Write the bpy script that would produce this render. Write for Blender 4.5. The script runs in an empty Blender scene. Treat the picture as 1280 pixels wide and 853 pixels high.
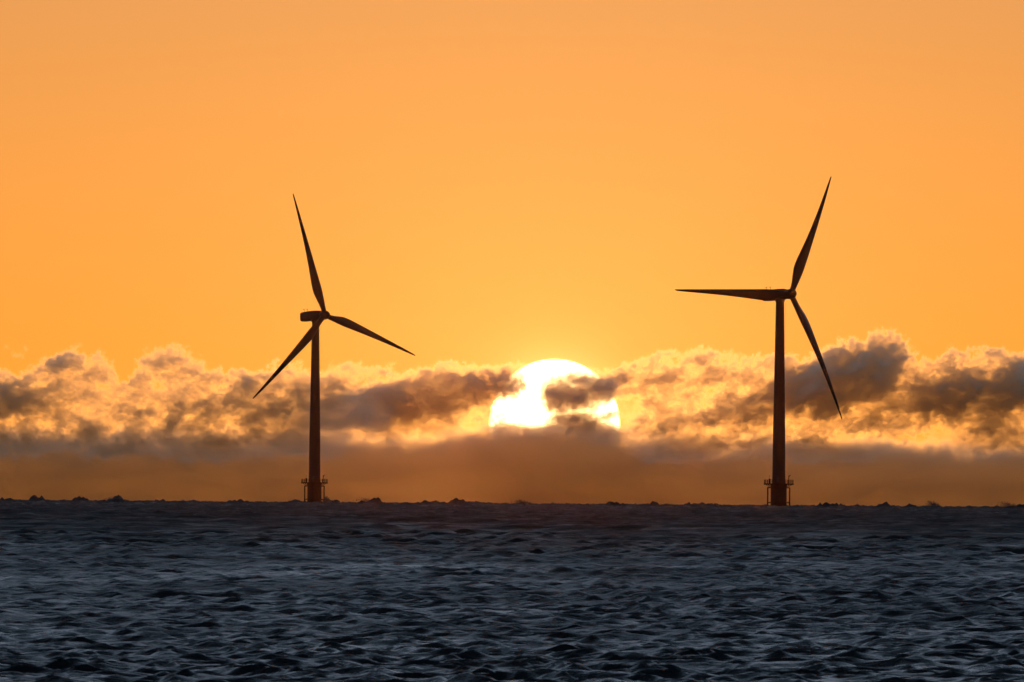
import bpy, bmesh, math, random
import numpy as np
from mathutils import Vector, Matrix

random.seed(7)
rng = np.random.default_rng(11)
sc = bpy.context.scene
COL = sc.collection

# ---------------------------------------------------------------- camera
CAM_H = 4.5                       # metres above the water
R_EARTH = 7.4e6                   # effective radius (with refraction): hides the foot of far things
HFOV = math.radians(4.24)
F = 640.0 / math.tan(HFOV / 2)    # focal length in photo pixels
PITCH = 0.01074
ROLL = 0.0070

cam = bpy.data.cameras.new('camera')
cam_o = bpy.data.objects.new('camera', cam)
COL.objects.link(cam_o)
cam.sensor_width = 36.0
cam.lens = 18.0 / math.tan(HFOV / 2)
cam.clip_start = 1.0
cam.clip_end = 300000.0
cam.dof.use_dof = True
cam.dof.focus_distance = 5600.0
cam.dof.aperture_fstop = 16.0
cam_o.location = (0, 0, CAM_H)
RM = Matrix.Rotation(math.pi / 2 + PITCH, 3, 'X') @ Matrix.Rotation(ROLL, 3, 'Z')
cam_o.rotation_euler = RM.to_euler()
sc.camera = cam_o

def ray(px, py):
    return (RM @ Vector(((px - 640) / F, -(py - 426.5) / F, -1))).normalized()

# ---------------------------------------------------------------- sun and sky
SUN = ray(693, 531)
SUN_EL = math.asin(SUN.z)
SUN_AZ = math.atan2(SUN.x, SUN.y)

world = bpy.data.worlds.new('World')
sc.world = world
world.use_nodes = True
wn, wl = world.node_tree.nodes, world.node_tree.links
bg = wn['Background']
tc = wn.new('ShaderNodeTexCoord')

def wmath(op, a, b=None, c=None, clamp=False):
    n = wn.new('ShaderNodeMath'); n.operation = op; n.use_clamp = clamp
    for i, v in enumerate((a, b, c)):
        if v is None: continue
        if isinstance(v, (int, float)): n.inputs[i].default_value = v
        else: wl.new(v, n.inputs[i])
    return n.outputs[0]

def wvec(op, a, b):
    n = wn.new('ShaderNodeVectorMath'); n.operation = op
    for i, v in enumerate((a, b)):
        if isinstance(v, (tuple, list)): n.inputs[i].default_value = v
        else: wl.new(v, n.inputs[i])
    return n
# the hazy low air is less saturated than the model's last degrees: look the sky up a little higher
look = wvec('MULTIPLY', tc.outputs['Generated'], (1, 1, 1.3)).outputs[0]
look = wvec('ADD', look, (0, 0, 0.036)).outputs[0]
look = wvec('NORMALIZE', look, (0, 0, 0)).outputs[0]
sky = wn.new('ShaderNodeTexSky')
sky.sky_type = 'NISHITA'
sky.sun_disc = False
sky.sun_elevation = SUN_EL
sky.sun_rotation = SUN_AZ
sky.air_density = 1.0
sky.dust_density = 1.0
sky.ozone_density = 2.0
wl.new(look, sky.inputs[0])
SKY_STRENGTH = 0.102
UPPER = 0.82
# angle from the sun (chord length is accurate for small angles)
ang = wvec('DISTANCE', tc.outputs['Generated'], tuple(SUN)).outputs['Value']
# aureole: forward scattering in the air round the sun
def lobe(width, amp, power=1.0):
    t = wmath('DIVIDE', ang, width)
    t = wmath('POWER', t, 2.0)
    t = wmath('ADD', t, 1.0)
    t = wmath('POWER', t, -power)
    return wmath('MULTIPLY', t, amp)
def tint(val, col):
    n = wn.new('ShaderNodeVectorMath'); n.operation = 'SCALE'
    n.inputs[0].default_value = col
    wl.new(val, n.inputs['Scale'])
    return n.outputs[0]
# the upper sky on the sunrise side: an added cool bright band, out of view, to brighten the water
sep = wn.new('ShaderNodeSeparateXYZ'); wl.new(tc.outputs['Generated'], sep.inputs[0])
mr = wn.new('ShaderNodeMapRange'); mr.interpolation_type = 'SMOOTHSTEP'
mr.inputs['From Min'].default_value = 0.03; mr.inputs['From Max'].default_value = 0.17
wl.new(sep.outputs['Z'], mr.inputs['Value'])
side = wmath('POWER', wmath('MULTIPLY', wmath('ADD', sep.outputs['Y'], 1.0), 0.5), 2.0)
side = wmath('ADD', wmath('MULTIPLY', side, 0.85), 0.15)
upper = wmath('MULTIPLY', wmath('MULTIPLY', mr.outputs[0], side), UPPER)
upper = wmath('MULTIPLY', upper, wmath('POWER', wmath('SUBTRACT', 1.0, wmath('ABSOLUTE', sep.outputs['Z'])), 3.4))
# visible disc of the sun, soft at the limb
SUN_R = 81 / F
disc = wmath('SUBTRACT', SUN_R, ang)
disc = wmath('DIVIDE', disc, SUN_R * 0.04)
disc = wmath('ADD', disc, 0.5, clamp=True)
disc = wmath('MULTIPLY', disc, 6.5)
warm = wvec('MULTIPLY', sky.outputs[0], (1.0, 0.975, 0.86)).outputs[0]      # dusty low air
total = wvec('SCALE', warm, (0, 0, 0))
total.inputs['Scale'].default_value = SKY_STRENGTH
s = wvec('ADD', total.outputs[0], tint(lobe(0.022, 0.19, 1.0), (1.0, 0.60, 0.22))).outputs[0]
s = wvec('ADD', s, tint(lobe(SUN_R, 3.2, 3.4), (1.0, 0.6, 0.2))).outputs[0]
s = wvec('ADD', s, tint(disc, (1.0, 0.68, 0.3))).outputs[0]
s = wvec('ADD', s, tint(upper, (0.62, 0.9, 1.25))).outputs[0]
wl.new(s, bg.inputs['Color'])
bg.inputs['Strength'].default_value = 1.0

sun = bpy.data.lights.new('sun', 'SUN')
sun.energy = 1.5
sun.angle = math.radians(0.53)
sun.color = (1.0, 0.39, 0.085)
sun_o = bpy.data.objects.new('sun', sun)
COL.objects.link(sun_o)
sun_o.rotation_euler = (-SUN).to_track_quat('-Z', 'Y').to_euler()
sun_o.location = (0, 0, 300)

sc.view_settings.view_transform = 'Standard'
sc.view_settings.look = 'None'
sc.view_settings.exposure = 0.4
sc.view_settings.gamma = 1.0
sc.cycles.use_denoising = True
sc.cycles.max_bounces = 16
sc.cycles.volume_bounces = 14
sc.cycles.volume_step_rate = 1.0
sc.cycles.volume_max_steps = 512
sc.cycles.use_adaptive_sampling = False

# ---------------------------------------------------------------- helpers
def material(name):
    m = bpy.data.materials.new(name); m.use_nodes = True
    return m, m.node_tree.nodes, m.node_tree.links

def paint(name, col, rough=0.45, metal=0.0, vary=0.12, scale=0.6):
    m, n, l = material(name)
    b = n['Principled BSDF']
    b.inputs['Roughness'].default_value = rough
    b.inputs['Metallic'].default_value = metal
    b.inputs['Specular IOR Level'].default_value = 0.1
    t = n.new('ShaderNodeTexCoord')
    mp = n.new('ShaderNodeMapping'); mp.inputs['Scale'].default_value = (1, 1, 0.25)
    l.new(t.outputs['Object'], mp.inputs[0])
    ns = n.new('ShaderNodeTexNoise'); ns.inputs['Scale'].default_value = scale; ns.inputs['Detail'].default_value = 6
    l.new(mp.outputs[0], ns.inputs['Vector'])
    r = n.new('ShaderNodeValToRGB')
    r.color_ramp.elements[0].position = 0.3; r.color_ramp.elements[1].position = 0.7
    r.color_ramp.elements[0].color = tuple(c * (1 - vary) for c in col) + (1,)
    r.color_ramp.elements[1].color = tuple(min(1, c * (1 + vary)) for c in col) + (1,)
    l.new(ns.outputs['Fac'], r.inputs[0]); l.new(r.outputs[0], b.inputs['Base Color'])
    return m

def link(name, me, mats, parent=None, kind=None, label=None, cat=None, group=None):
    o = bpy.data.objects.new(name, me); COL.objects.link(o)
    for m in (mats if isinstance(mats, (list, tuple)) else [mats]): me.materials.append(m)
    if parent: o.parent = parent
    for k, v in (('kind', kind), ('label', label), ('category', cat), ('group', group)):
        if v: o[k] = v
    return o

def mesh(name, v, f, smooth=True):
    me = bpy.data.meshes.new(name)
    me.from_pydata([tuple(p) for p in v], [], f); me.update()
    if smooth: me.polygons.foreach_set('use_smooth', [True] * len(me.polygons))
    return me

class MB:
    def __init__(self): self.v = []; self.f = []
    def tube(self, a, b, r0, r1=None, n=10):
        a, b = Vector(a), Vector(b); r1 = r0 if r1 is None else r1
        d = (b - a).normalized(); x = d.orthogonal().normalized(); y = d.cross(x); s = len(self.v)
        for p, r in ((a, r0), (b, r1)):
            for k in range(n):
                t = 2 * math.pi * k / n
                self.v.append(p + x * (r * math.cos(t)) + y * (r * math.sin(t)))
        for k in range(n):
            j = (k + 1) % n
            self.f.append((s + k, s + j, s + n + j, s + n + k))
        self.f.append(tuple(s + k for k in reversed(range(n)))); self.f.append(tuple(s + n + k for k in range(n)))
    def lathe(self, prof, n=48, cap=True):
        s = len(self.v)
        for r, z in prof:
            for k in range(n):
                t = 2 * math.pi * k / n
                self.v.append(Vector((r * math.cos(t), r * math.sin(t), z)))
        for i in range(len(prof) - 1):
            for k in range(n):
                j = (k + 1) % n
                self.f.append((s + i * n + k, s + i * n + j, s + (i + 1) * n + j, s + (i + 1) * n + k))
        if cap:
            self.f.append(tuple(s + k for k in reversed(range(n))))
            e = s + (len(prof) - 1) * n
            self.f.append(tuple(e + k for k in range(n)))
    def rings(self, rings):
        s = len(self.v); n = len(rings[0])
        for r in rings: self.v += [Vector(p) for p in r]
        for i in range(len(rings) - 1):
            for k in range(n):
                j = (k + 1) % n
                self.f.append((s + i * n + k, s + i * n + j, s + (i + 1) * n + j, s + (i + 1) * n + k))
        self.f.append(tuple(s + k for k in reversed(range(n))))
        e = s + (len(rings) - 1) * n
        self.f.append(tuple(e + k for k in range(n)))
    def box(self, c, d):
        s = len(self.v); c = Vector(c)
        for i in (-1, 1):
            for j in (-1, 1):
                for k in (-1, 1):
                    self.v.append(c + Vector((i * d[0] / 2, j * d[1] / 2, k * d[2] / 2)))
        for q in ((0, 1, 3, 2), (4, 6, 7, 5), (0, 4, 5, 1), (2, 3, 7, 6), (0, 2, 6, 4), (1, 5, 7, 3)):
            self.f.append(tuple(s + i for i in q))
    def build(self, name, mat, parent=None, sharp=35, M=None):
        v = [M @ p for p in self.v] if M else self.v
        me = mesh(name, v, self.f)
        bm = bmesh.new(); bm.from_mesh(me); bmesh.ops.recalc_face_normals(bm, faces=bm.faces)
        for e in bm.edges:
            if len(e.link_faces) == 2 and e.calc_face_angle(0) > math.radians(sharp): e.smooth = False
        bm.to_mesh(me); bm.free()
        return link(name, me, mat, parent)

# 2-D gradient noise, vectorised
_perm = rng.permutation(512); _ga = rng.random(512) * 2 * math.pi
_gx, _gy = np.cos(_ga), np.sin(_ga)
def perlin(x, y):
    xi = np.floor(x).astype(np.int64); yi = np.floor(y).astype(np.int64)
    xf = x - xi; yf = y - yi
    u = xf ** 3 * (xf * (xf * 6 - 15) + 10); v = yf ** 3 * (yf * (yf * 6 - 15) + 10)
    def g(i, j, dx, dy):
        h = _perm[(_perm[i & 511] + j) & 511]
        return _gx[h] * dx + _gy[h] * dy
    a = g(xi, yi, xf, yf); b = g(xi + 1, yi, xf - 1, yf)
    c = g(xi, yi + 1, xf, yf - 1); d = g(xi + 1, yi + 1, xf - 1, yf - 1)
    return ((a + u * (b - a)) * (1 - v) + (c + u * (d - c)) * v) * 1.41
def fbm(x, y, oct=5, gain=0.5, lac=2.03, billow=False):
    s = 0; a = 1.0; t = 0
    for k in range(oct):
        n = perlin(x + 17.3 * k, y - 9.1 * k)
        s = s + a * (1 - 2 * np.abs(n) if billow else n); t += a
        a *= gain; x = x * lac; y = y * lac
    return s / t

# ---------------------------------------------------------------- sea
def wave_sheet(th, r):
    dth = np.gradient(th); dr = np.gradient(r)
    nr, nt = len(r), len(th)
    Rg, Tg = np.meshgrid(r, th, indexing='ij')
    X = (Rg * np.sin(Tg)).ravel(); Y = (Rg * np.cos(Tg)).ravel()
    space = np.maximum(np.broadcast_to(dr[:, None], (nr, nt)), Rg * dth[None, :]).ravel()
    Z = np.zeros_like(X); DX = np.zeros_like(X); DY = np.zeros_like(X)
    VAR = np.full(len(X), .03 ** 2 / 2, np.float32)      # slope variance of waves too short for this mesh
    # wind sea running towards the beach and to the left, plus cross chop
    w = np.random.default_rng(5)
    N = 64; N2 = 44
    grow = np.clip(np.hypot(X, Y) / 1300, .3, 1.9).astype(np.float32)       # the wind sea grows away from the lee of the shore
    lam = np.concatenate([np.exp(np.linspace(math.log(0.4), math.log(2.5), N)), np.exp(np.linspace(math.log(2.5), math.log(10), N2))]) * w.uniform(.96, 1.04, N + N2)
    for i in range(N + N2):
        L = lam[i]
        a = math.radians(-97) + w.normal(0, 0.95 if L < 5 else 0.5)
        k = 2 * math.pi / L
        slope = 0.058 if i < N else 0.040
        amp = slope / k * w.uniform(.6, 1.35)
        ph = w.uniform(0, 2 * math.pi)
        wt = np.clip((L / space - 2.1) / 2.0, 0, 1).astype(np.float32)
        VAR += np.float32((amp * k) ** 2 / 2) * (1 - wt * wt)
        idx = np.nonzero(wt > 0)[0]
        if not len(idx): continue
        cx, sy = math.cos(a), math.sin(a)
        p = np.mod(k * (X[idx] * cx + Y[idx] * sy) + ph, 2 * math.pi).astype(np.float32)
        A = np.float32(amp) * wt[idx]
        if i >= N: A = A * grow[idx]
        Z[idx] += A * np.sin(p)
        cs = np.float32(1.05) * A * np.cos(p)
        DX[idx] += cs * cx; DY[idx] += cs * sy
    # gusts: rougher and calmer patches
    g = 1 + 0.5 * fbm(X / 45, Y / 150, 3)
    Z *= g
    # far out the sea is steeper and breaks: crests stand against the sky
    az = np.arctan2(X, Y); dist = np.hypot(X, Y)
    fi = np.nonzero((dist > 1400) & (dist < 11000) & (np.abs(az) < .06))[0]
    if len(fi):
        fd = dist[fi]
        far = np.clip((fd - 1400) / 2500, 0, 1) * np.clip((11000 - fd) / 1500, 0, 1)
        Z[fi] += far * 2.6 * fbm(X[fi] / 6, Y[fi] / 30, 4, .65)
        for px, wpx, h, D in BREAKERS:
            a0 = (px - 640) / F
            bi = fi[(np.abs(az[fi] - a0) * F < wpx) & (np.abs(fd - D) < 140)]
            q = (az[bi] - a0) * F / wpx
            prof = np.clip(1 - q * q, 0, 1) ** 1.2
            row = np.exp(-((dist[bi] - D) / 8) ** 2)
            rough = 0.75 + 0.7 * fbm(az[bi] * F / 5 + px, dist[bi] / 300, 4, .6)
            Z[bi] += 1.35 * h * prof * row * rough
    X += DX * g; Y += DY * g
    Z -= (X * X + Y * Y) / (2 * R_EARTH)
    V = np.empty((nr * nt, 3), np.float32); V[:, 0] = X; V[:, 1] = Y; V[:, 2] = Z
    i = np.arange(nr - 1)[:, None] * nt + np.arange(nt - 1)[None, :]
    return V, np.stack([i, i + 1, i + 1 + nt, i + nt], -1).reshape(-1, 4).astype(np.int32), np.sqrt(np.sqrt(2.4 * VAR)) * (1 + .8 * np.clip((dist - 700) / 1800, 0, 1))

def sea():
    TH = 0.0405
    def azimuths(step):
        th = np.arange(-TH, TH + 1e-9, step)
        out = [TH]; st = max(step * 1.5, 4e-4)
        while out[-1] < math.pi * 0.5: out.append(out[-1] + st); st *= 1.5
        out = np.minimum(np.array(out[1:]), math.pi * 0.5)
        return np.concatenate([-out[::-1], th, out])
    def radii(r0, r1, fn):
        r = [r0]
        while r[-1] < r1: r.append(r[-1] + fn(r[-1]))
        return np.array(r)
    SPLIT = 3600
    r1 = radii(6.0, SPLIT, lambda d: 0.02 * d if d < 285 else 0.0005 * d if d < 1400 else 0.00105 * d)
    r2 = radii(r1[-1] - 25, 13500, lambda d: 0.0056 * d)
    r2 = np.unique(np.concatenate([r2, np.arange(4960, 5460, 5.0)]))
    r2 = r2[np.concatenate([[True], np.diff(r2) > 1.5])]
    V1, Q1, S1 = wave_sheet(azimuths(3.0e-4), r1)
    V2, Q2, S2 = wave_sheet(azimuths(1.5e-4), r2)
    V = np.concatenate([V1, V2]); Fq = np.concatenate([Q1, Q2 + len(V1)])
    me = bpy.data.meshes.new('sea')
    me.vertices.add(len(V)); me.vertices.foreach_set('co', V.ravel())
    me.loops.add(Fq.size); me.loops.foreach_set('vertex_index', Fq.ravel())
    me.polygons.add(len(Fq)); me.polygons.foreach_set('loop_start', np.arange(0, Fq.size, 4, dtype=np.int32))
    me.polygons.foreach_set('use_smooth', np.ones(len(Fq), bool))
    me.update()
    at = me.attributes.new('chop', 'FLOAT', 'POINT'); at.data.foreach_set('value', np.concatenate([S1, S2]).astype(np.float32))
    m, n, l = material('sea_water')
    b = n['Principled BSDF']
    b.inputs['Base Color'].default_value = (0.010, 0.017, 0.024, 1)
    at = n.new('ShaderNodeAttribute'); at.attribute_name = 'chop'
    t = n.new('ShaderNodeTexCoord')
    mp = n.new('ShaderNodeMapping'); mp.inputs['Scale'].default_value = (0.05, 0.011, 1)
    l.new(t.outputs['Object'], mp.inputs[0])
    ns = n.new('ShaderNodeTexNoise'); ns.inputs['Scale'].default_value = 1.0; ns.inputs['Detail'].default_value = 8; ns.inputs['Roughness'].default_value = .7
    l.new(mp.outputs[0], ns.inputs['Vector'])
    mm = n.new('ShaderNodeMath'); mm.operation = 'MULTIPLY_ADD'; mm.inputs[1].default_value = 1.4; mm.inputs[2].default_value = -0.05
    l.new(ns.outputs['Fac'], mm.inputs[0])
    mx = n.new('ShaderNodeMath'); mx.operation = 'MULTIPLY'
    l.new(mm.outputs[0], mx.inputs[0]); l.new(at.outputs['Fac'], mx.inputs[1])
    l.new(mx.outputs[0], b.inputs['Roughness'])
    b.inputs['IOR'].default_value = 1.333
    t = n.new('ShaderNodeTexCoord')
    prev = None
    for scale, sx, dist_, det in ((0.9, 0.7, 0.10, 5), (3.5, 0.7, 0.035, 4)):
        mp = n.new('ShaderNodeMapping'); mp.inputs['Scale'].default_value = (sx, 1, 1)
        l.new(t.outputs['Object'], mp.inputs[0])
        ns = n.new('ShaderNodeTexNoise'); ns.inputs['Scale'].default_value = scale; ns.inputs['Detail'].default_value = det
        ns.inputs['Roughness'].default_value = 0.6
        l.new(mp.outputs[0], ns.inputs['Vector'])
        bp = n.new('ShaderNodeBump'); bp.inputs['Distance'].default_value = dist_ * 4; bp.inputs['Strength'].default_value = 0.8
        l.new(ns.outputs['Fac'], bp.inputs['Height'])
        if prev: l.new(prev, bp.inputs['Normal'])
        prev = bp.outputs[0]
    l.new(prev, b.inputs['Normal'])
    return link('sea', me, m, kind='structure', label='choppy dark blue grey sea reaching to the horizon')

# (photo x, half width in pixels, crest height in metres, distance)
BREAKERS = [(48, 14, 2.6, 5200), (104, 12, 1.2, 5400), (150, 18, 2.0, 5000), (205, 14, 1.3, 5300), (300, 30, 1.5, 5100),
            (240, 8, 1.2, 5200), (420, 12, 1.4, 5000), (470, 16, 2.1, 5000), (540, 24, 1.2, 5400), (572, 13, 1.0, 5200),
            (655, 18, 1.5, 5100), (700, 20, 1.1, 5300), (768, 12, 1.5, 5000), (816, 24, 1.4, 5000), (858, 14, 1.4, 5200),
            (895, 20, 1.6, 5100), (1035, 26, 1.9, 5000), (1068, 20, 1.3, 5200), (1108, 14, 1.7, 5000), (1168, 14, 2.3, 5000),
            (1210, 12, 1.1, 5300), (1274, 18, 2.2, 5000)]
_b = random.Random(3)
BREAKERS += [(_b.uniform(-60, 1340), _b.uniform(9, 28), _b.uniform(.4, .95), _b.choice((5000, 5100, 5200, 5300, 5400))) for _ in range(90)]
sea()


# ---------------------------------------------------------------- wind turbines
M_STEEL = paint('turbine_silhouette_paint', (0.03, 0.021, 0.017), 0.4)  # light grey paint darkened: the backlit silhouette is put into the base colour
M_BLADE = paint('blade_silhouette_paint', (0.03, 0.021, 0.017), 0.35, vary=0.06)  # blades carry the same backlit darkening in their colour
M_TRANSITION = paint('transition_silhouette_paint', (0.018, 0.009, 0.007), 0.5, vary=0.25)  # darkened nearly black: silhouette shade put into the colour of the foundation parts
M_GALV = paint('galvanised_steel', (0.05, 0.048, 0.045), 0.5, 0.1)

BLADE_ST = [  # r, chord, thickness ratio, twist deg, chord fraction ahead of the pitch axis
    (1.3, 2.1, 1.0, 14, .5), (3.0, 2.15, .98, 14, .5), (5.0, 2.6, .75, 14, .44), (7.5, 3.45, .50, 13.5, .37), (10.0, 4.15, .38, 12.5, .33),
    (12.0, 4.30, .34, 11.5, .32), (14.0, 4.18, .31, 10, .31), (17.0, 3.85, .28, 8.5, .31), (21.0, 3.38, .25, 6.5, .31), (26.0, 2.85, .22, 4.5, .31),
    (31.0, 2.38, .20, 3, .31), (36.0, 1.96, .19, 2, .31), (41.0, 1.58, .18, 1, .31), (45.0, 1.28, .18, .5, .31), (48.5, 1.0, .18, 0, .31),
    (51.0, .76, .18, 0, .32), (52.4, .66, .18, 0, .33), (53.2, .50, .18, 0, .36), (53.7, .28, .2, 0, .4)]

def blade_mesh(R, defl, pitch):
    m = MB(); rings = []
    for r, c, t, tw, fwd in BLADE_ST:
        r *= R / 53.3
        a = math.radians(tw + pitch)
        ring = []
        n = 20
        for k in range(n):
            u = 2 * math.pi * k / n
            s = 0.5 * (1 + math.cos(u))              # 1 at trailing edge, 0 at leading edge
            rnd = min(1, max(0, (t - .4) / .5))       # root goes round
            foil = 2.6 * math.sqrt(max(s, 0)) * (1 - s) ** .95 * .5 + .02
            circ = math.sqrt(max(0, .25 - (s - .5) ** 2))
            th = (foil * (1 - rnd) + circ * rnd) * t * c
            yy = th if u < math.pi else -th
            xx = (fwd - s) * c                        # + towards the leading edge
            # local frame: X leading edge direction, Y upwind, Z span
            ring.append((xx * math.cos(a) - yy * math.sin(a), xx * math.sin(a) + yy * math.cos(a) - defl * (r / R) ** 2, r))
        rings.append(ring)
    m.rings(rings)
    return m

def superring(w, h, x, zc, n=28, e=2.7):
    out = []
    for k in range(n):
        t = 2 * math.pi * k / n
        c, s = math.cos(t), math.sin(t)
        out.append((x, w / 2 * math.copysign(abs(c) ** (2 / e), c), zc + h / 2 * math.copysign(abs(s) ** (2 / e), s)))
    return out

def turbine(base_px, dist, yaw, az, R, defl, hub_px, label):
    d = ray(base_px, 628)
    az0 = math.atan2(d.x, d.y)
    x, y = dist * math.sin(az0), dist * math.cos(az0)
    zb = -dist * dist / (2 * R_EARTH)
    root = bpy.data.objects.new('wind_turbine', None); COL.objects.link(root)
    root.empty_display_size = 5
    root.location = (x, y, zb)
    root['label'] = label; root['category'] = 'wind turbine'; root['group'] = 'offshore wind turbines'
    hd = ray(*hub_px)
    hub_z = CAM_H + hd.z / hd.y * y - zb                 # rotor centre above the water
    tilt = math.radians(6)
    nose = Vector((math.sin(yaw) * math.cos(tilt), -math.cos(yaw) * math.cos(tilt), math.sin(tilt)))
    e = Vector((math.cos(yaw), math.sin(yaw), 0))
    up = e.cross(nose); up = up if up.z > 0 else -up
    OVER = 6.2
    hub = Vector((nose.x, nose.y, 0)).normalized() * OVER; hub.z = hub_z
    top_z = hub_z - 2.9
    # foundation and transition piece
    PZ = 9.3
    f = MB(); f.lathe([(3.05, -12), (3.05, PZ - .9), (3.2, PZ - .8), (3.2, PZ - .1)])
    tp = f.build('transition_piece', M_TRANSITION, root)
    p = MB()
    p.lathe([(3.21, PZ - .45), (5.7, PZ - .45), (5.7, PZ + .12), (3.0, PZ + .12)], 40, cap=False)
    for k in range(10):
        t = 2 * math.pi * k / 10
        p.tube((3.15 * math.cos(t), 3.15 * math.sin(t), PZ - 1.5), (5.3 * math.cos(t), 5.3 * math.sin(t), PZ - .15), .10, n=8)
    plat = p.build('platform', M_TRANSITION, tp)
    rl = MB(); n = 28
    for k in range(n):
        t0, t1 = 2 * math.pi * k / n, 2 * math.pi * (k + 1) / n
        q0 = Vector((5.5 * math.cos(t0), 5.5 * math.sin(t0), PZ + .12)); q1 = Vector((5.5 * math.cos(t1), 5.5 * math.sin(t1), PZ + .12))
        rl.tube(q0, q0 + Vector((0, 0, 1.3)), .09, n=6)
        for hz in (.45, .85, 1.3): rl.tube(q0 + Vector((0, 0, hz)), q1 + Vector((0, 0, hz)), .075, n=6)
    rl.build('railing', M_TRANSITION, tp)
    # boat landing fenders either side
    for s in (-1, 1):
        b = MB()
        for dy in (-.85, .85):
            b.tube((s * 4.15, dy, -5), (s * 4.15, dy, PZ - 1.35), .26, n=10)
            for hz in (2.1, PZ - 1.55): b.tube((s * 3.0, dy * .8, hz), (s * 4.15, dy, hz), .2, n=8)
        for k in range(20):
            z = .2 + k * .38
            b.tube((s * 3.95, -.3, z), (s * 3.95, .3, z), .03, n=6)
        for dy in (-.3, .3): b.tube((s * 3.95, dy, 0), (s * 3.95, dy, PZ - .2), .045, n=6)
        b.build('boat_landing', M_TRANSITION, tp)
    c = MB()
    c.tube((3.75, -1.2, PZ + .1), (3.75, -1.2, PZ + 3.1), .17, n=10)
    c.tube((3.75, -1.2, PZ + 3.0), (4.5, -1.5, PZ + 3.3), .10, n=8)
    c.tube((3.75, -1.2, PZ + 2.1), (4.2, -1.35, PZ + 3.1), .06, n=8)
    c.build('davit_crane', M_GALV, tp)
    cb = MB(); cb.box((-3.5, -.6, PZ + 1.0), (.7, 1.1, 1.7)); cb.tube((-3.6, -.6, PZ + 1.8), (-3.6, -.6, PZ + 3.2), .05, n=6)
    cb.build('equipment_cabinet', M_GALV, tp)
    # tower
    t = MB(); prof = []
    for z, r in ((PZ + .1, 2.62), (PZ + .35, 2.62), (PZ + .36, 2.52), (30, 2.32), (30.05, 2.36), (30.25, 2.36), (30.3, 2.31), (55, 1.92), (55.05, 1.96), (55.25, 1.96), (55.3, 1.91), (top_z, 1.56), (top_z + .8, 1.56)):
        prof.append((r, z))
    t.lathe(prof, 56)
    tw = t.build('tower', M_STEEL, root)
    dr = MB(); dr.box((-.4, -2.52, PZ + 1.6), (.95, .16, 2.2)); dr.build('door', M_GALV, tw)
    # nacelle along -nose
    ML = Matrix.Translation(Vector((0, 0, hub_z))) @ Matrix((( nose.x, -e.x, up.x, 0), (nose.y, -e.y, up.y, 0), (nose.z, -e.z, up.z, 0), (0, 0, 0, 1)))
    ML.translation = hub
    # local X is along the nose, origin at the rotor centre
    lev = math.radians(2.0)
    fw = Vector((math.sin(yaw) * math.cos(lev), -math.cos(yaw) * math.cos(lev), math.sin(lev))); un = e.cross(fw); un = un if un.z > 0 else -un
    MN = Matrix(((fw.x, -e.x, un.x, hub.x), (fw.y, -e.y, un.y, hub.y), (fw.z, -e.z, un.z, hub.z), (0, 0, 0, 1)))
    nb = MB()
    rings = [superring(2.6, 2.4, -1.6, .0, e=2.2), superring(3.4, 3.5, -2.0, .0, e=2.3), superring(3.7, 4.15, -4.0, .05, e=2.8), superring(3.8, 4.35, -6.5, .05, e=3.2),
             superring(3.8, 4.35, -9, 0, e=3.6), superring(3.8, 4.25, -11.5, -.1, e=4), superring(3.7, 4.05, -13.8, -.2, e=4.4), superring(3.6, 3.9, -14.6, -.22, e=4.4), superring(3.3, 3.6, -14.8, -.22, e=4.4)]
    nb.rings(rings)
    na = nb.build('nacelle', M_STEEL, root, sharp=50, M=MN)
    yb = MB(); yb.tube((0, 0, top_z), (0, 0, top_z + 1.4), 1.75, 1.9, n=40); yb.build('yaw_bearing', M_STEEL, root)
    for xo in (-13.3, -11.1):
        a = MB(); a.tube((xo, .5, 1.6), (xo, .5, 3.25), .09, .07, n=8); a.tube((xo, .5, 2.9), (xo - .45, .5, 2.9), .05, n=6)
        a.box((xo - .45, .5, 3.02), (.18, .18, .24)); a.build('weather_mast', M_GALV, na, M=MN)
    # spinner
    sp = MB(); rings = []
    for X, r in ((-1.95, 1.55), (-1.9, 1.78), (-1.0, 1.92), (0, 1.95), (.9, 1.85), (1.6, 1.58), (2.15, 1.15), (2.45, .7), (2.58, .25)):
        rings.append([(X, r * math.cos(2 * math.pi * k / 36), r * math.sin(2 * math.pi * k / 36)) for k in range(36)])
    sp.rings(rings)
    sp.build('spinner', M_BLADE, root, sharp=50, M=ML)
    for k in range(3):
        a = az + k * 2 * math.pi / 3
        span = up * math.cos(a) + e * math.sin(a)
        lead = -up * math.sin(a) + e * math.cos(a)         # clockwise as seen from upwind
        MBm = Matrix(((lead.x, nose.x, span.x, hub.x), (lead.y, nose.y, span.y, hub.y), (lead.z, nose.z, span.z, hub.z), (0, 0, 0, 1)))
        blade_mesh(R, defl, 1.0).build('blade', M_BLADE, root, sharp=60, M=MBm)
    return root

turbine(392.9, 5912, math.radians(39.71), math.radians(-12.03), 53.2, 2.75, (405.07, 394.37),
        'dark wind turbine left of the sun, one blade pointing down to the lower left')
turbine(973.3, 5245, math.radians(39.71), math.radians(31.38), 53.3, 4.4, (986.92, 367.86),
        'dark wind turbine right of the sun, one blade lying level to the left')

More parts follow.
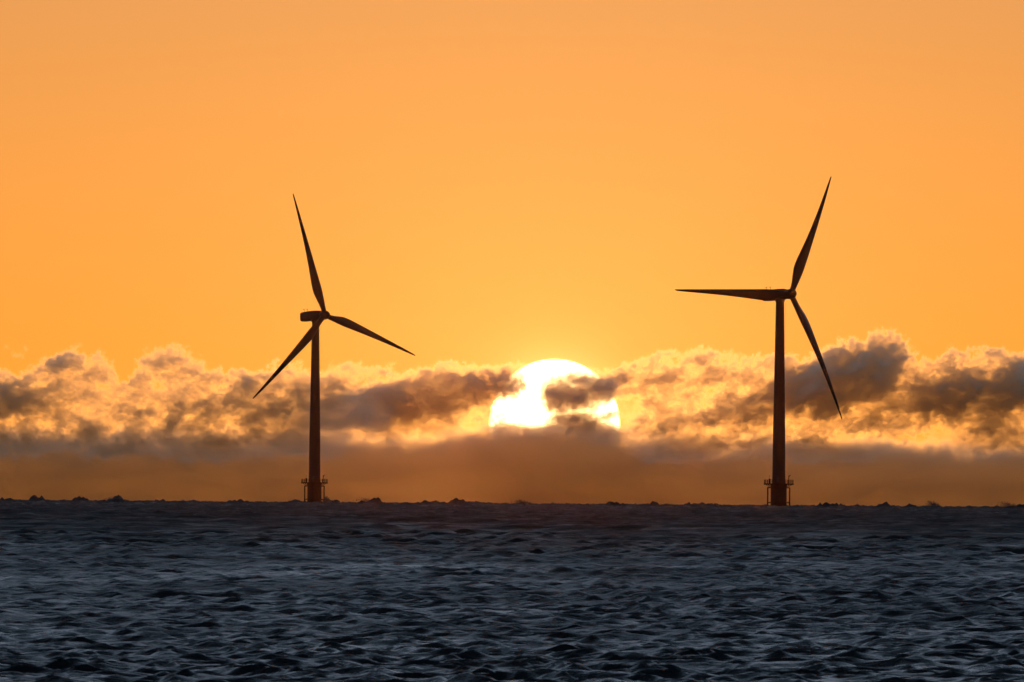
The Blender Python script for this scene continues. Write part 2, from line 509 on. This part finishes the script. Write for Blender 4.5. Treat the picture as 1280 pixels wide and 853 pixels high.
def spray(px, D, wpx, h, lean, label, n=1500):
    r_ = np.random.default_rng(int(px))
    me_v, me_f = [], []
    a0 = (px - 640) / F
    for k in range(n):
        t = r_.random() ** 2.8                       # height, most of it low
        q = np.clip(r_.normal(0, .42), -1, 1)
        x = q * wpx * D / F * (1 - .3 * t) + lean * t * h * r_.uniform(.2, 1)
        z = .75 * h * t * (1 - .7 * q * q) * r_.uniform(.5, 1)
        y = r_.normal(0, 1.5)
        r0 = r_.uniform(.04, .11)
        s0 = len(me_v)
        for d in ((1, 1, 1), (1, -1, -1), (-1, 1, -1), (-1, -1, 1)):
            me_v.append((x + d[0] * r0, y + d[1] * r0, z + d[2] * r0 * .8))
        me_f += [(s0, s0 + 1, s0 + 2), (s0, s0 + 3, s0 + 1), (s0, s0 + 2, s0 + 3), (s0 + 1, s0 + 3, s0 + 2)]
    o = link('sea_spray', mesh('sea_spray', me_v, me_f, False), M_SPRAY, kind='stuff', label=label)
    o.location = (D * math.sin(a0), D * math.cos(a0), -D * D / (2 * R_EARTH) + .9)
M_SPRAY, n_, l_ = material('spray_droplets')
n_['Principled BSDF'].inputs['Base Color'].default_value = (.2, .19, .19, 1)
n_['Principled BSDF'].inputs['Roughness'].default_value = .6
for px, D, wpx, h, lean, lab in ((150, 5005, 22, 2.6, -1.5, 'spray blown off the crest near the left end of the horizon'), (412, 5010, 7, 3.6, -.5, 'spray thrown up just right of the left turbine foot'),
                           (470, 5005, 18, 3.0, -2, 'low spray over the breaking crest right of the left turbine'), (658, 5105, 16, 2.6, -1.5, 'spray over the crest below the sun'),
                           (1172, 5005, 10, 3.4, -1, 'spray on the peaked crest right of the right turbine'), (1268, 5005, 14, 3.6, -1.5, 'spray on the crest at the right end of the horizon')):
    spray(px, D, wpx, h, lean, lab)

# ---------------------------------------------------------------- clouds
CLOUD_D = 30000.0
U = CLOUD_D / F                        # metres per photo pixel at the clouds
def volume_material(name, sigma, g, col):
    m, n, l = material(name)
    n.remove(n['Principled BSDF'])
    v = n.new('ShaderNodeVolumeScatter')
    v.inputs['Color'].default_value = col + (1,)
    v.inputs['Anisotropy'].default_value = g
    v.inputs['Density'].default_value = sigma
    v2 = n.new('ShaderNodeVolumeScatter')              # narrow forward peak of large droplets: brightest near the sun
    v2.inputs['Color'].default_value = col + (1,)
    v2.inputs['Anisotropy'].default_value = 0.975
    v2.inputs['Density'].default_value = sigma * 0.0042
    ab = n.new('ShaderNodeVolumeAbsorption')
    ab.inputs['Color'].default_value = col + (1,)
    ab.inputs['Density'].default_value = sigma
    ad = n.new('ShaderNodeAddShader')
    l.new(v.outputs[0], ad.inputs[0]); l.new(ab.outputs[0], ad.inputs[1])
    ad2 = n.new('ShaderNodeAddShader')
    l.new(ad.outputs[0], ad2.inputs[0]); l.new(v2.outputs[0], ad2.inputs[1])
    l.new(ad2.outputs[0], n['Material Output'].inputs['Volume'])
    m.cycles.homogeneous_volume = True
    return m
SIGMA = 0.02                           # scattering per metre inside the clouds
M_CLOUD = volume_material('cloud_droplets', SIGMA, 0.57, (0.999, 0.935, 0.775))  # warm colour stands in for reddening by the air in between

def sstep(a, b, x):
    t = np.clip((x - a) / (b - a), 0, 1)
    return t * t * (3 - 2 * t)

def ell(x, y, cx, cy, rx, ry, rot=0, soft=.6):
    c, s = math.cos(math.radians(rot)), math.sin(math.radians(rot))
    dx, dy = x - cx, -(y - cy)
    u = (dx * c + dy * s) / rx; v = (-dx * s + dy * c) / ry
    return sstep(0, soft, 1 - np.sqrt(u * u + v * v))

def cloud(x0, x1, y0, y1, tau_fn, label, dy=0.0, name='cloud', res=1.6):
    """A closed, lumpy body: front and back faces stand apart by the cloud's depth at each place."""
    pc = ((x0 + x1) / 2, (y0 + y1) / 2)
    d = ray(*pc); D = CLOUD_D + dy
    loc = Vector((d.x / d.y * D, D, CAM_H + d.z / d.y * D))
    u = D / F
    nx, nz = int((x1 - x0) / res), int((y1 - y0) / res)
    lx = np.linspace(-(x1 - x0) / 2, (x1 - x0) / 2, nx); lz = np.linspace(-(y1 - y0) / 2, (y1 - y0) / 2, nz)
    LX, LZ = np.meshgrid(lx, lz)
    tau = np.maximum(tau_fn(pc[0] + LX - ROLL * LZ, pc[1] - LZ + ROLL * LX), 0)
    edge = np.minimum.reduce([np.arange(nx)[None, :] + 0 * LZ, (nx - 1 - np.arange(nx))[None, :] + 0 * LZ, np.arange(nz)[:, None] + 0 * LX, (nz - 1 - np.arange(nz))[:, None] + 0 * LX])
    tau *= np.clip(edge / 6, 0, 1)
    tau = np.where(tau < .03, 0, tau)
    half = tau / (2 * SIGMA)
    mid = 45 * fbm(LX / 60 + dy, LZ / 40, 4)
    inside = (half > 0).ravel()
    n = nx * nz
    Vf = np.stack([LX * u, mid - half, LZ * u], -1).reshape(-1, 3)
    Vb = np.stack([LX * u, mid + half, LZ * u], -1).reshape(-1, 3)
    i = (np.arange(nz - 1)[:, None] * nx + np.arange(nx - 1)[None, :]).ravel()
    Q = np.stack([i, i + 1, i + 1 + nx, i + nx], -1)
    Q = Q[inside[Q].any(1)]
    back = np.where(inside, np.arange(n) + n, np.arange(n))
    Qb = back[Q][:, ::-1]
    allq = np.concatenate([Q, Qb]); V = np.concatenate([Vf, Vb])
    used = np.unique(allq); remap = np.zeros(len(V), np.int32); remap[used] = np.arange(len(used))
    allq = remap[allq]; V = V[used]
    me = bpy.data.meshes.new(name)
    me.vertices.add(len(V)); me.vertices.foreach_set('co', V.astype(np.float32).ravel())
    me.loops.add(allq.size); me.loops.foreach_set('vertex_index', allq.astype(np.int32).ravel())
    me.polygons.add(len(allq)); me.polygons.foreach_set('loop_start', np.arange(0, allq.size, 4, dtype=np.int32))
    me.update(); me.validate()
    o = link(name, me, M_CLOUD, label=label, cat='cloud')
    o.location = loc
    return o

def warp(x, y, a=20, s=60):
    wx = a * fbm(x / s, y / s * 1.3, 3, .5) + a * 1.0 * fbm(x / s * 4.1 + 7, y / s * 4.1, 5, .7)
    wy = a * .8 * fbm(x / s + 40, y / s * 1.3 + 13, 3, .5) + a * .9 * fbm(x / s * 4.1 + 3, y / s * 4.1 + 31, 5, .7)
    return x + wx, y + wy

def build_tau(wisps, cores, x, y, a=20, s=60):
    """wisps: thin bright cloud (thickness about 1); cores: dense dark cloud."""
    wx, wy = warp(x, y, a, s)
    cx, cy = warp(x + 300, y, a * .85, s); cx -= 300
    tex = fbm(x / 30, y / 17, 6, .62)
    bil = fbm(x / 34 + 5, y / 26, 5, .55, billow=True)
    # slanting filaments
    fil = np.abs(fbm((wx * .9 - wy * .45) / 46, (wx * .45 + wy * .9) / 15, 5, .6))
    fil = np.clip(1 - fil * 3.2, 0, 1)
    tau = np.zeros_like(x)
    for (px, py, rx, ry, rot, T, soft) in wisps:
        tau = np.maximum(tau, T * ell(wx, wy, px, py, rx, ry, rot, soft))
    tau = tau * 1.2 * np.clip(.6 + 2.5 * tex + .8 * bil + 1.0 * fil, .07, 4.5)
    for (px, py, rx, ry, rot, T, soft) in cores:
        tau = tau + .72 * T * ell(cx, cy, px, py, rx * 1.15, ry * 1.2, rot, soft) * np.clip(1 + .9 * tex, .3, 2)
    return tau

W_L = [(-60, 500, 110, 42, 0, 1.2, .5), (20, 500, 60, 42, 0, 1.0, .4), (74, 488, 56, 46, 15, 1.1, .3), (118, 490, 40, 46, 0, .9, .3), (160, 508, 60, 42, 0, .9, .4),
       (205, 482, 66, 44, 25, 1.1, .3), (250, 498, 52, 46, 0, 1.1, .3), (300, 502, 60, 42, 10, 1.1, .35), (345, 490, 56, 38, 10, 1.1, .35), (395, 492, 56, 36, 0, 1.0, .5),
       (15, 440, 16, 6, 10, .3, .9), (440, 468, 66, 16, 5, .5, .9), (475, 466, 32, 14, 0, .6, .7), (60, 535, 120, 28, 0, 1.2, .5), (230, 535, 160, 30, 0, 1.2, .5)]
C_L = [(-60, 500, 110, 34, 0, 4, .8), (22, 500, 46, 30, 10, 4, .9), (66, 456, 42, 9, 28, 3, .8), (96, 456, 22, 7, 0, 1.8, .8), (50, 500, 70, 30, 10, 1.4, .9), (108, 544, 30, 20, 0, 2.6, .9), (10, 556, 80, 18, 0, 2.6, .9),
       (168, 512, 26, 9, -20, 3, .9), (222, 526, 24, 15, 55, 4.5, .9), (262, 512, 34, 18, 0, 3.5, .9), (308, 496, 46, 20, 20, 3.2, .9), (350, 520, 60, 30, 0, 4.5, .9), (150, 560, 60, 12, 0, 4, .9),
       (305, 478, 12, 12, 0, 2, .9), (400, 484, 50, 20, 10, 3.2, .9), (420, 520, 70, 32, 0, 2.6, .9), (270, 560, 70, 18, 0, 2.6, .9), (375, 550, 70, 24, 0, 2.6, .9)]
def tau_left(x, y):
    return build_tau(W_L, C_L, x, y)
cloud(-150, 520, 415, 585, tau_left, 'glowing orange cloud bank at the left, behind the left wind turbine')

W_M = [(548, 486, 76, 32, 5, .6, .2), (605, 482, 60, 28, 0, .6, .25), (638, 470, 20, 20, 40, .8, .4), (470, 498, 80, 20, 8, .5, .3), (590, 520, 70, 18, 0, .8, .7)]
C_M = [(540, 494, 110, 28, 6, 4.4, .5), (600, 484, 44, 20, 0, 3.2, .7), (460, 512, 110, 26, 5, 5, .6), (622, 480, 26, 16, 0, 2.2, .8), (490, 530, 110, 22, 0, 4, .9)]
def tau_mid(x, y):
    return build_tau(W_M, C_M, x, y, 14, 44)
cloud(380, 680, 430, 560, tau_mid, 'dark cloud with a thin bright rim just left of the sun', dy=900)

W_S = [(722, 492, 56, 30, 0, .7, .5), (752, 480, 30, 13, -10, .7, .6), (640, 534, 40, 9, 0, .9, .7), (735, 520, 56, 14, 0, .9, .6), (648, 485, 14, 6, 10, .9, .7)]
C_S = [(722, 490, 52, 28, 3, 5, .75), (700, 500, 32, 15, 15, 4.4, .8), (716, 528, 44, 13, -8, 5, .8), (752, 540, 40, 14, 0, 1.5, .8)]
def tau_sun(x, y):
    return build_tau(W_S, C_S, x, y, 10, 26)
cloud(600, 820, 440, 580, tau_sun, 'small ragged cloud in front of the sun', dy=-800)

W_R = [(775, 480, 40, 26, 0, 1.0, .5), (825, 475, 50, 34, 0, 1.0, .4), (880, 470, 60, 34, 0, 1.1, .4), (850, 515, 90, 30, 10, 1.0, .5), (930, 480, 50, 34, 20, 1.1, .4), (965, 475, 50, 34, 15, 1.0, .35),
       (1010, 485, 60, 36, 0, 1.0, .35), (1060, 465, 52, 40, 35, 1.0, .3), (1105, 450, 36, 38, 0, 1.3, .35), (1140, 475, 50, 30, 20, 1.2, .4), (1195, 468, 48, 34, 10, 1.4, .4), (1235, 460, 42, 30, 0, 1.3, .4),
       (1290, 480, 90, 36, 0, 1.2, .4), (940, 535, 60, 30, 10, 1.1, .5), (1010, 528, 70, 30, 0, 1.2, .5), (1080, 520, 70, 30, 0, 1.1, .5), (1150, 528, 70, 22, 10, 1.1, .5), (1230, 520, 70, 26, 0, 1.1, .5), (1380, 500, 120, 50, 0, 1.3, .5)]
C_R = [(778, 472, 26, 11, 0, 2.8, .9), (825, 482, 46, 14, 10, 1.8, .9), (900, 480, 36, 10, 0, 1.8, .9), (850, 530, 60, 18, 10, 2, .9), (985, 492, 100, 22, 24, 5, .55), (892, 520, 42, 18, 35, 3.2, .9), (1050, 476, 66, 36, 16, 5.5, .35), (1092, 462, 34, 34, 0, 5, .4), (1015, 486, 60, 28, 0, 5, .5),
       (1150, 494, 80, 26, 6, 4.5, .7), (1225, 494, 90, 34, 8, 5.5, .6), (1278, 476, 54, 30, 25, 5, .6), (1090, 528, 70, 12, 22, 2.5, .9), (1170, 512, 70, 16, 12, 3.5, .9), (1380, 500, 120, 46, 0, 5, .7),
       (1260, 545, 90, 26, 0, 5, .9), (870, 556, 90, 20, 0, 4, .9), (1030, 562, 90, 18, 0, 4, .9)]
def tau_right(x, y):
    return build_tau(W_R, C_R, x, y)
cloud(735, 1430, 400, 590, tau_right, 'large broken cloud bank at the right, behind the right wind turbine')

def tau_veil(x, y):
    top = 546 + 10 * np.clip((x - 640) / 500, -.3, 1) + 16 * fbm(x / 70, y / 60, 4) + 9 * fbm(x / 22 + 9, y / 16, 5, .65) - 22 * np.exp(-((x - 728) / 55) ** 2) - 12 * np.exp(-((x - 640) / 45) ** 2)
    t = sstep(-12, 24, y - top) * (6.7 + 1.2 * fbm(x / 160, y / 26, 5)) * (1 + .12 * np.exp(-((x - 693) / 100) ** 2) - .12 * np.exp(-((x - 540) / 70) ** 2))
    t *= sstep(-240, -150, x) * sstep(1520, 1430, x)
    return t
cloud(-250, 1530, 520, 690, tau_veil, 'smooth grey brown stratus layer lying on the horizon', dy=2200, res=2.4)

# ---------------------------------------------------------------- haze over the water
hz = MB(); hz.box((0, 6900, 60), (28400, 14400, 190))
m, n, l = material('sea_haze')
n.remove(n['Principled BSDF'])
hv = []
for dens, g, colr in ((2.4e-6, 0.35, (1.0, 0.5, 0.36, 1)), (0.85e-7, 0.978, (1.0, 0.52, 0.36, 1))):   # fine aerosol, and coarse salt spray that glows round the sun
    v = n.new('ShaderNodeVolumeScatter')
    v.inputs['Color'].default_value = colr
    v.inputs['Density'].default_value = dens
    v.inputs['Anisotropy'].default_value = g
    hv.append(v)
ad = n.new('ShaderNodeAddShader')
l.new(hv[0].outputs[0], ad.inputs[0]); l.new(hv[1].outputs[0], ad.inputs[1])
l.new(ad.outputs[0], n['Material Output'].inputs['Volume'])
m.cycles.homogeneous_volume = True
ho = hz.build('haze', m)
ho['kind'] = 'stuff'; ho['label'] = 'thin warm haze in the air over the sea'
